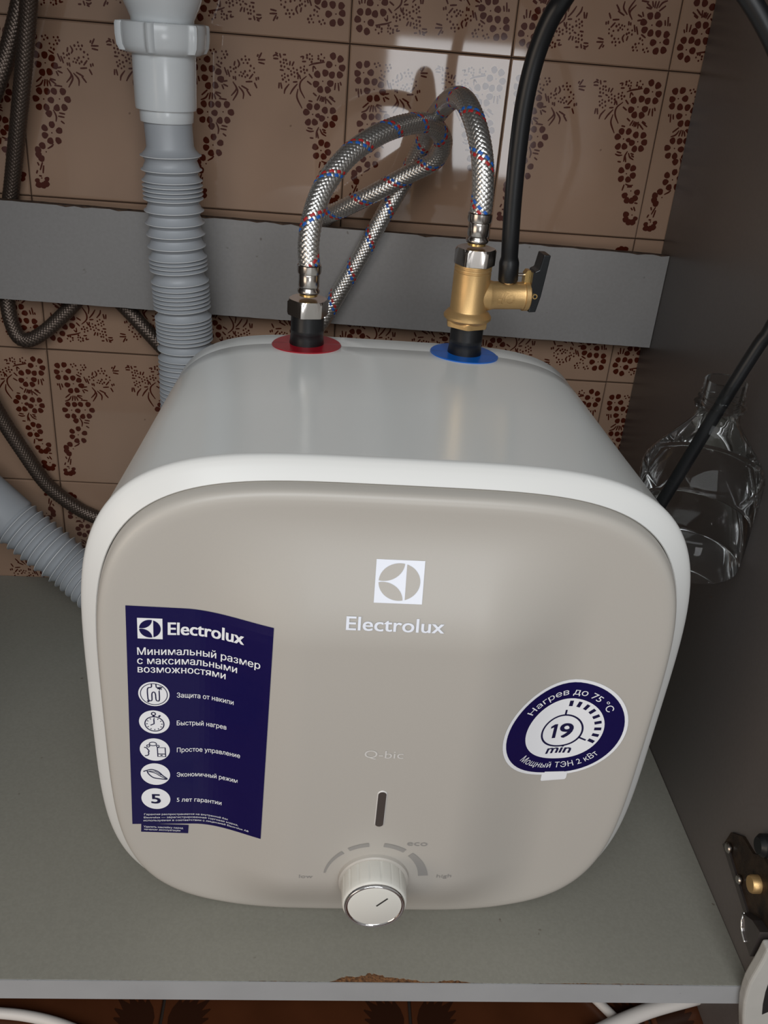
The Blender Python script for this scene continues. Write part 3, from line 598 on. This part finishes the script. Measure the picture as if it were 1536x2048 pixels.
b = MB(); V, F = disc(.63, .0008); b.add(V, F, 1)
def arcword(s, r, a0, a1, cap, inward, off=.0):
    V, F, xa, xb = text(s, 0.); k = cap/EC; sgn = -1 if not inward else 1; out = []
    for x, y, l in V:
        t = math.radians(a0+(a1-a0)*(x-xa)/(xb-xa)); rr = r+y*k*(-1 if inward else 1)
        out.append(rs(rr*math.cos(t), rr*math.sin(t), .0009+.000015*l))
    b.add(out, F, 1)
arcword('Нагрев до 75 °С', .71, 146, 30, .115, False); arcword('Мощный ТЭН 2 кВт', .83, 219, 322, .115, True)
def rbn(L, w, closed=False, i=0): V, F = ribbon(L, w, lambda x, y: rs(x, y, .0010), closed); b.add(V, F, i)
rbn(arcpts(.325, 0, 360, 48, (-.03, -.03))[:-1], .030, True)
rbn([(-.03, .30), (-.03, .40)], .03); rbn([(-.03+.325*math.cos(math.radians(-25)), -.03+.325*math.sin(math.radians(-25))), (-.03+.46*math.cos(math.radians(-25)), -.03+.46*math.sin(math.radians(-25)))], .03)
for k in range(9):
    t = math.radians(88-k*14.3); rbn([(.475*math.cos(t), .475*math.sin(t)), (.585*math.cos(t), .585*math.sin(t))], .058)
b.add([rs(x-.03, y-.03, .0010) for x, y in ((-.085, -.145), (-.085, .145), (-.135, .145), (-.190, .105), (-.190, .062), (-.140, .085), (-.140, -.145))], [(0, 1, 5, 6), (1, 2, 5), (2, 3, 4, 5)]); put(b, '9', lambda x, y: rs(-.060+x, -.175+y, .0010), .29, .6, 0, .20); put(b, 'min', lambda x, y: rs(-.215+x, -.500+y, .0010), .165, .5, 0, .40, .18)
b.go('sticker_lettering', ['ink', 'paper'], st2, False, HO)
# water inlets: coloured discs bent over the top, black collars
def top_z(x, y):
    u = x-HX; lo, hi = .1, .25
    for _ in range(50):
        v = (lo+hi)/2; w = HY+TI*v+YW*u-y
        if w > -.2362: s = np.interp(w, [-.2352, -.21, -.10, -.012], [.0119, .0110, .0060, .0016]); n = np.interp(w, [-.2352, -.10, -.012], [4.85, 4.45, 4.22])
        else: s = np.interp(w, [-.266, -.261, -.2365], [.0150, .0130, .0128]); n = 4.9
        vv = (HB-s)*(1-abs(u/(HA-s))**n)**(1/n)
        if v < vv: lo = v
        else: hi = v
    return HZ+v+RL*u
RX, BX, CY = -.0246, .1022, -.232
def ring(name, cx, m, R=.0275):
    n = 56; V = []; F = []; rr = [.011, .014, .018, .022, R]
    for r in rr:
        for k in range(n):
            t = 2*math.pi*k/n; x, y = cx+r*math.cos(t), CY+r*math.sin(t); V.append((x, y, top_z(x, y)+.0009))
    for j in range(len(rr)-1):
        for k in range(n): F.append((j*n+k, (j+1)*n+k, (j+1)*n+(k+1) % n, j*n+(k+1) % n))
    V2 = [(x, y, z-.002) for x, y, z in V[-n:]]; q = len(V); V += V2
    for k in range(n): F.append(((len(rr)-1)*n+k, q+k, q+(k+1) % n, (len(rr)-1)*n+(k+1) % n))
    return mesh(name, V, F, m, heater, org=HO, ang=30)
o = ring('inlet_disc', RX, 'red'); o['label'] = 'red disc round the hot outlet'
o = ring('inlet_disc', BX, 'blue'); o['label'] = 'blue disc round the cold inlet'
for cx in (RX, BX):
    z = top_z(cx, CY)
    V, F = lathe([(.0135, -.006), (.0136, .002), (.0131, .006), (.0130, .010), (.0132, .0105), (.0130, .0115), (.0132, .012), (.0130, .013), (.0130, .0243), (.012, .0247)], (cx, CY, z), (0, 0, 1), 40)
    mesh('inlet_collar', V, F, 'black', heater, org=HO, ang=40)

# ---------------------------------------------------------------- braided hoses
def braid(P, R, N=12, pitch=.040, colour=True, m='wire', hand=1):
    p, s = spline(P, .0012); T, Nn, Bb = frames(p); L = s[-1]; q = np.arange(0, L, pitch/(2*N)/2.2)
    c = at(p, s, p, q); nn = at(p, s, Nn, q); bb = at(p, s, Bb, q); tt = at(p, s, T, q)
    groups = {}
    ang = math.atan(2*math.pi*R/pitch); wid = 2*math.pi*R/N*math.cos(ang)*.43
    for d in (1, -1):
        for k in range(N):
            th = 2*math.pi*k/N+d*2*math.pi*q/pitch
            r = R+d*.00034*np.cos(2*math.pi*N*q/pitch)
            e = np.cos(th)[:, None]*nn+np.sin(th)[:, None]*bb; f = -np.sin(th)[:, None]*nn+np.cos(th)[:, None]*bb
            ctr = c+r[:, None]*e; side_ = tt*math.sin(ang)-d*f*math.cos(ang)
            V = np.stack([ctr-side_*wid-e*.0003, ctr+e*.00022, ctr+side_*wid-e*.0003], 1).reshape(-1, 3)
            key = 'coloured' if colour and d == hand and k in (0, 1) else 'plain'
            col = 1 if k == 0 else 0
            g = groups.setdefault((key, col if key == 'coloured' else 0), [[], [], 0])
            n = len(q); i = np.arange(n-1)*3; b0 = g[2]
            F = np.concatenate([np.stack([i, i+1, i+4, i+3], 1), np.stack([i+1, i+2, i+5, i+4], 1)])+b0
            if d < 0: pass
            g[0].append(V); g[1].append(F); g[2] += len(V)
    return p, s, {k: (np.concatenate(v[0]), np.concatenate(v[1])) for k, v in groups.items()}
def hose(root, P, R, org, colour=True, m='wire', N=10, pitch=.036, hand=1):
    p, s, G = braid(P, R, N, pitch, colour, m, hand)
    V, F = sweep(p, s, [(a, R-.0005) for a in np.arange(0, s[-1], .003)], 18); core = mesh('hose_tube', V, F, 'core', root, org=org)
    for (key, col), (V, F) in G.items():
        if key == 'plain': o = mesh('braid', V, F.tolist(), m, core, org=org); o['kind'] = 'stuff'
        else: o = mesh('coloured_thread', V, F.tolist(), 'wred' if col else 'wblue', core, org=org); o['label'] = 'red threads in the braid' if col else 'blue threads in the braid'
    return p
def ferrule(root, c, z, org, R=.0088):
    V, F = lathe([(R*.72, -.0235), (R*.80, -.0232), (R*.80, -.0215)], (c[0], c[1], z), n=40); mesh('neck', V, F, 'gold', root, org=org, ang=30)
    V, F = lathe([(R*.62, -.0218), (R*.92, -.0210), (R*1.0, -.0200), (R*1.0, -.0188), (R*.90, -.0176), (R*.86, -.0168), (R*.90, -.0160), (R*.93, -.0155), (R*.93, -.0070), (R*.90, -.0064), (R*1.02, -.0056), (R*1.06, -.0040), (R*1.06, .0004), (R*.98, .0010), (R*.9, .0010)], (c[0], c[1], z), n=48)
    mesh('ferrule', V, F, 'nickel', root, org=org, ang=40)
def hexnut(name, root, c, z0, z1, R, m, org, ph=0., n=6):
    """hexagon with its corners turned off by a chamfer"""
    import bmesh
    prof = []; V = []; F = []; seg = 60
    def hexr(t): a = (t-ph) % (2*math.pi/n)-math.pi/n; return R*math.cos(math.pi/n)/math.cos(a)
    lv = [(z0, .80), (z0, .965), (z0+.0014, 2), (z1-.0014, 2), (z1, .90), (z1, .55)]
    for z, lim in lv:
        for k in range(seg):
            t = 2*math.pi*k/seg; h = hexr(t); zz = z
            if lim == 2:                           # chamfer curve dips at the corners
                dip = max(0, h-R*.93)*.55; zz = z+dip if z < (z0+z1)/2 else z-dip
                rr = h
            else: rr = min(h, R*lim)
            V.append((c[0]+rr*math.cos(t), c[1]+rr*math.sin(t), zz))
    for i in range(len(lv)-1):
        for k in range(seg): F.append((i*seg+k, i*seg+(k+1) % seg, (i+1)*seg+(k+1) % seg, (i+1)*seg+k))
    F.append(tuple(reversed(range(seg)))); F.append(tuple(range((len(lv)-1)*seg, len(lv)*seg)))
    return mesh(name, V, F, m, root, org=org, ang=25)
OH = (RX, CY, .405)
hot = empty('hot_water_hose', OH, 'braided steel hose looping back from the nut over the red disc', 'hose', None)
zr = top_z(RX, CY)
hexnut('nut', hot, (RX, CY), .4055, .4180, .0163, 'nickel', OH, ph=math.radians(12))
ferrule(hot, (RX, CY), .4435, OH)
hose(hot, [(RX, CY, .4430)]+HOT[1:]+[(-.0210, -.0094, .4290), (-.0250, -.0090, .4060), (-.0275, -.0090, .3640)], .0080, OH)
OC = (BX, CY, .452)
cold = empty('cold_water_hose', OC, 'braided steel hose arching from the nut on the brass valve down behind the heater', 'hose', None)
hexnut('nut', cold, (BX-.0005, CY), .4530, .4655, .0163, 'nickel', OC, ph=math.radians(-2))
ferrule(cold, (BX-.0005, CY), .4905, OC)
hose(cold, [(BX-.0005, CY, .4900)]+COLD[1:]+[(-.033, -.09, .285)], .0080, OC, hand=-1)
# ---------------------------------------------------------------- brass safety valve
OV = (BX, CY, .405)
valve = empty('safety_valve', OV, 'sandblasted brass safety valve with a black lever, standing over the blue disc', 'valve')
z0 = zr-0.3785+.4055
V, F = lathe([(.0125, .4060), (.0160, .4085), (.0188, .4112), (.0188, .4130), (.0165, .4160), (.0150, .4170), (.0145, .4178), (.0145, .4470), (.0141, .4474), (.0141, .4482), (.0145, .4486), (.0145, .4500), (.0141, .4504), (.0141, .4512), (.0145, .4516), (.0145, .4528), (.012, .4531)], (BX-.001, CY, 0), n=56)
vb = mesh('valve_body', V, F, 'brass', valve, org=OV, ang=35)
hexnut('valve_hexagon', valve, (BX-.001, CY), .4050, .4110, .0178, 'brass', OV, ph=math.radians(-95))
ad = Vector((1, .12, .02)).normalized(); oc = Vector((BX, CY, .4290))
V, F = lathe([(.0120, -.002), (.0120, .0130), (.0118, .0140), (.0108, .0175), (.0106, .040), (.0110, .0415), (.0118, .0420), (.0118, .0455), (.0112, .0462)], oc, ad, 48); mesh('side_outlet', V, F, 'brass', valve, org=OV, ang=35)
bc = oc+ad*.0282
V, F = lathe([(.0050, .006), (.0050, .0120), (.0042, .0125), (.0042, .0150)], bc, (0, 0, 1), 28); mesh('outlet_barb', V, F, 'brass', valve, org=OV, ang=30)
# cast letters on the side outlet (upside down, as cast)
bx_ = MB(); fw = Vector((ad.y, -ad.x, 0)).normalized()
V, F, xa, xb = text('QF', -.01)
def cyl(x, y):
    a = y/.0106; return oc+ad*(.0325-x)+(fw*math.cos(a)+Vector((0, 0, 1))*math.sin(a))*.01100
bx_.add([cyl((x-xa)*.0110, .0040-(y)*.0125) for x, y, l in V], F); bx_.go('cast_letters', ['brass'], valve, False, OV)
up = Vector((0, 0, 1)); sd = ad.cross(up).normalized()
def lv(a, h, t): return tuple(oc+ad*a+up*h+sd*t)
b = MB(); V, F = prism([(.0405, .008), (.0405, .0180), (.0420, .0205), (.0445, .0205), (.0455, .0185), (.0455, .008)], lambda x, y, h: lv(x, y, h-.0035), .007); b.add(V, F); b.go('lever_bracket', ['gold'], valve, False, OV)
V, F = lathe([(.0013, 0), (.0013, .0085)], lv(.0355, .0165, 0), ad, 12); mesh('lever_pin', V, F, 'nickel', valve, org=OV, ang=30)
P = [(.0462, -.0115), (.0462, .0090), (.0468, .0205), (.0500, .0220), (.0520, .0335), (.0575, .0333), (.0560, .0160), (.0545, .0010), (.0520, -.0112)]
le = mesh('lever', *prism(P, lambda x, y, h: lv(x, y, h-.0075), .015), 'blackgloss', valve, smooth=False, org=OV); mo = le.modifiers.new('bevel', 'BEVEL'); mo.width = .0007; mo.segments = 2; le['label'] = 'black plastic lever'
b = MB(); V, F = box(-.002, .002, -.002, .002, 0, 1); b.add([lv(.0485+x*1.6, .0135+(z-.5)*.013, .0035+y*2.2) for x, y, z in V], F); b.go('lever_block', ['blackgloss'], valve, False, OV)
V, F = lathe([(.0012, 0), (.0021, .0002), (.0021, .0012), (.0012, .0012)], lv(.0492, .0015, .0073), sd, 20, closed=True); mesh('lever_rivet', V, F, 'gold', valve, org=OV, ang=30)
# black relief tube: up out of the valve, over the top of the picture and down into the bottle
OT = (bc.x, bc.y, .4395)
PB = [(bc.x, bc.y, .4408), (bc.x-.0012, bc.y-.0006, .4560)]+BLACK[1:]+[(.1600, -.292, .6620), (.2100, -.325, .6560), (.2680, -.338, .5900), (.3040, -.334, .4900), (.2995, -.3290, .4450), (.2960, -.3265, .4330), (.2870, -.3235, .4020), (.2715, -.3193, .3460), (.2560, -.3150, .2900)]
p, s = spline(PB, .003)
def rt(a):
    if a < .0006: return .0073
    if a < .0145: return .0078
    if a < .0190: return .0078-(a-.0145)/.0045*.0012
    return .0066-.0016*min(1, max(0, (a-.22)/.35))
st_ = sorted(set([0, .0005, .001, .0145, .016, .0175, .019]+list(np.arange(.022, s[-1], .004))))
V, F = sweep(p, s, [(a, rt(a)) for a in st_], 24); o = mesh('drain_tube', V, F, 'black', None, org=OT, ang=50)
tag(o, 'black rubber tube rising from the brass valve and dipping into the clear bottle', 'tube')
# ---------------------------------------------------------------- clear bottle wedged between heater and side panel
BXc, BYc, BZ0 = .2815, -.3215, .2550; OB = (BXc, BYc, BZ0)
bot = empty('plastic_bottle', OB, 'clear plastic bottle with a star pattern wedged between heater and side panel', 'bottle')
RB = .0455; n = 192; V = []; F = []; b0, b1 = .0370, .0740
prof = [(.042, .0004), (.0445, .0004), (.0453, .0014), (RB, .003), (RB, b0-.0030), (.0443, b0-.0015), (RB, b0)]
prof += [(RB, z) for z in np.linspace(b0, b1, 40)[1:]]
prof += [(.0440, b1+.0020), (RB-.0010, b1+.0045), (.0405, b1+.0110), (.0345, b1+.0190), (.0280, b1+.0270), (.0215, b1+.0350), (.0170, b1+.0415), (.0160, b1+.0450), (.0157, b1+.0500), (.0157, b1+.0520)]
for r, z in prof:
    for k in range(n):
        t = 2*math.pi*k/n; rr = r
        if b0 < z < b1:                               # pressed star: crossing grooves with flat facets between
            a = (t/(2*math.pi)*8+.1) % 1; c = (z-b0)/(b1-b0)
            dd = min(abs(((a+c) % 1)-.5), abs(((a-c) % 1)-.5))
            rr = r-.0010*max(0, 1-dd/.07)
        V.append((BXc+rr*math.cos(t), BYc+rr*math.sin(t), BZ0+z))
for i in range(len(prof)-1):
    for k in range(n): F.append((i*n+k, i*n+(k+1) % n, (i+1)*n+(k+1) % n, (i+1)*n+k))
F.append(tuple(reversed(range(n))))
mesh('bottle_shell', V, F, 'clear', bot, org=OB, ang=40)
V, F = lathe([(r*1.15, h-.0485) for r, h in ((.0136, .1745), (.0165, .1755), (.0165, .1768), (.0138, .1775), (.0136, .1800), (.0150, .1804), (.0150, .1815), (.0136, .1820), (.0136, .1845), (.0142, .1850), (.0142, .1860), (.0136, .1866), (.0136, .1945), (.0128, .1955), (.0118, .1950), (.0118, .1745))], OB, n=56, closed=True)
mesh('bottle_neck', V, F, 'clear', bot, org=OB, ang=35)

# ---------------------------------------------------------------- sink drain
OD = (-.158, -.062, .52)
dr = empty('sink_drain', OD, 'white sink trap outlet and grey corrugated drain hose left of the heater', 'drain')
dx = (DRAIN[2][0]-DRAIN[1][0])/(DRAIN[2][2]-DRAIN[1][2])
ax = Vector((dx, 0, 1)).normalized(); o0 = Vector((-.1582, -.062, .5989))
V, F = lathe([(.0262, -.008), (.0262, .0010), (.0272, .0030), (.0285, .0062), (.0305, .0100), (.0322, .0145), (.0334, .020), (.034, .028), (.034, .060), (.030, .066)], o0, ax, 56); mesh('trap_cup', V, F, 'pvc', dr, org=OD, ang=40)
def lugs(r, h, t):
    a = math.degrees(t+.25) % 60
    return r+(0 if r < .031 else .0042*max(0, 1-abs(a-6)/6)**.5 if a < 12 else 0)
V, F = lathe([(.0265, -.0255), (.0300, -.0255), (.0330, -.0238), (.0352, -.0195), (.0360, -.0120), (.0360, -.0040), (.0352, -.0022), (.0310, -.0015), (.0262, -.0015)], o0, ax, 180, lugs); mesh('union_nut', V, F, 'pvc', dr, org=OD, ang=40)
V, F = lathe([(.0228, -.0690), (.0258, -.0686), (.0262, -.0670), (.0266, -.045), (.0268, -.024), (.0262, -.020)], o0, ax, 56); mesh('outlet_sleeve', V, F, 'pvc', dr, org=OD, ang=40)
V, F = lathe([(.0208, -.0790), (.0226, -.0788), (.0230, -.0780), (.0232, -.0690), (.0228, -.0670)], o0+Vector((.0003, 0, 0)), ax, 56); mesh('outlet_ring', V, F, 'pvc', dr, org=OD, ang=40)
PD = [(DRAIN[3][0]-.0003, -.062, .5300)]+DRAIN[4:]+[(-.1450, -.068, .220), (-.1470, -.085, .130), (-.1600, -.106, .065), (-.190, -.113, .036), (-.228, -.102, .042)]+DRAINL
p, s = spline(PD, .003); zs = p[:, 2]
def at_z(z): i = int(np.argmax(zs < z)); return s[i-1]+(zs[i-1]-z)/(zs[i-1]-zs[i]+1e-9)*(s[i]-s[i-1])
rg = [at_z(z) for z in RIDGEZ]; a = rg[-1]; sl = s[int(np.argmin(np.abs(p[:, 0]+.300)+(p[:, 2] > .2)*9))]; send = s[int(np.argmin(np.abs(p[:, 0]+.338)+(p[:, 2] > .2)*9))]
rr_ = random.Random(4)
while a < send-.010:
    a += (.0042+.0008*rr_.random()) if p[int(np.argmin(np.abs(s-a)))][2] > .15 else (.0086+.0012*rr_.random()); rg.append(a)
rad = [(0, .0208), (rg[0]-.0075, .0208), (rg[0]-.0045, .0222)]
for k, a in enumerate(rg):
    gap = (a-rg[k-1]) if k else .01
    if k: rad.append(((a+rg[k-1])/2-gap*.12, .0238 if gap < .007 else .0228))
    rad += [(a-.0011, .0254), (a-.0003, .0271), (a+.0003, .0271), (a+.0009, .0252)]
e = rg[-1]; rad += [(e+.004, .0240), (e+.006, .0262), (s[-1], .0262)]
V, F = sweep(p, s, rad, 40); idx = [0]*len(F)
for i in range(len(rad)-1):
    if rad[i][1] == .0271 and rad[i+1][1] == .0271: idx[i*40:(i+1)*40] = [1]*40
o = mesh('corrugated_hose', V, F, ['corr', 'wornedge'], dr, org=OD, idx=idx, ang=60)
# seam rib that runs down the hose
# ---------------------------------------------------------------- old hoses on the left wall
OA = (-.3156, -.0095, .44)
ha = empty('old_supply_hose', OA, 'dull braided hose hanging at the left wall and hooked behind the rail', 'hose', None)
PA = LEFTA[:-1]+[LEFTA[-1], (-.3260, -.0088, .400), (-.3320, -.0088, .365)]+LEFTA2+[(-.2520, -.0085, .3560), (-.2390, -.0085, .3590)]+LEFTA3+[(-.120, -.018, .250)]
hose(ha, PA, .0072, OA, False, 'wireold', 10, .036)
OB2 = (-.3157, -.03, .5277)
hb = empty('old_supply_hose', OB2, 'dull braided hose crossing the left edge and running down to the heater', 'hose', None)
PBb = LEFTB+[(-.345, -.036, .47), (-.375, -.04, .40), (-.384, -.038, .32)]+LEFTB2+[(-.268, -.0095, .0935), (-.250, -.011, .086)]
hose(hb, PBb, .0076, OB2, False, 'wireold', 10, .036)
# ---------------------------------------------------------------- cables under the cabinet
for P, r, lab in ((CAB1, .0042, 'white cable lying on the brown floor below the left of the board'), (CAB2, .0040, 'thin white cable on the floor under the right of the board'), (CAB3, .0062, 'thick pale cable crossing the floor below the right of the board')):
    V, F = tube(P, r, 14); o = mesh('cable', V, F, 'cable', None, org=P[1]); tag(o, lab, 'cable', 'cables on the floor')
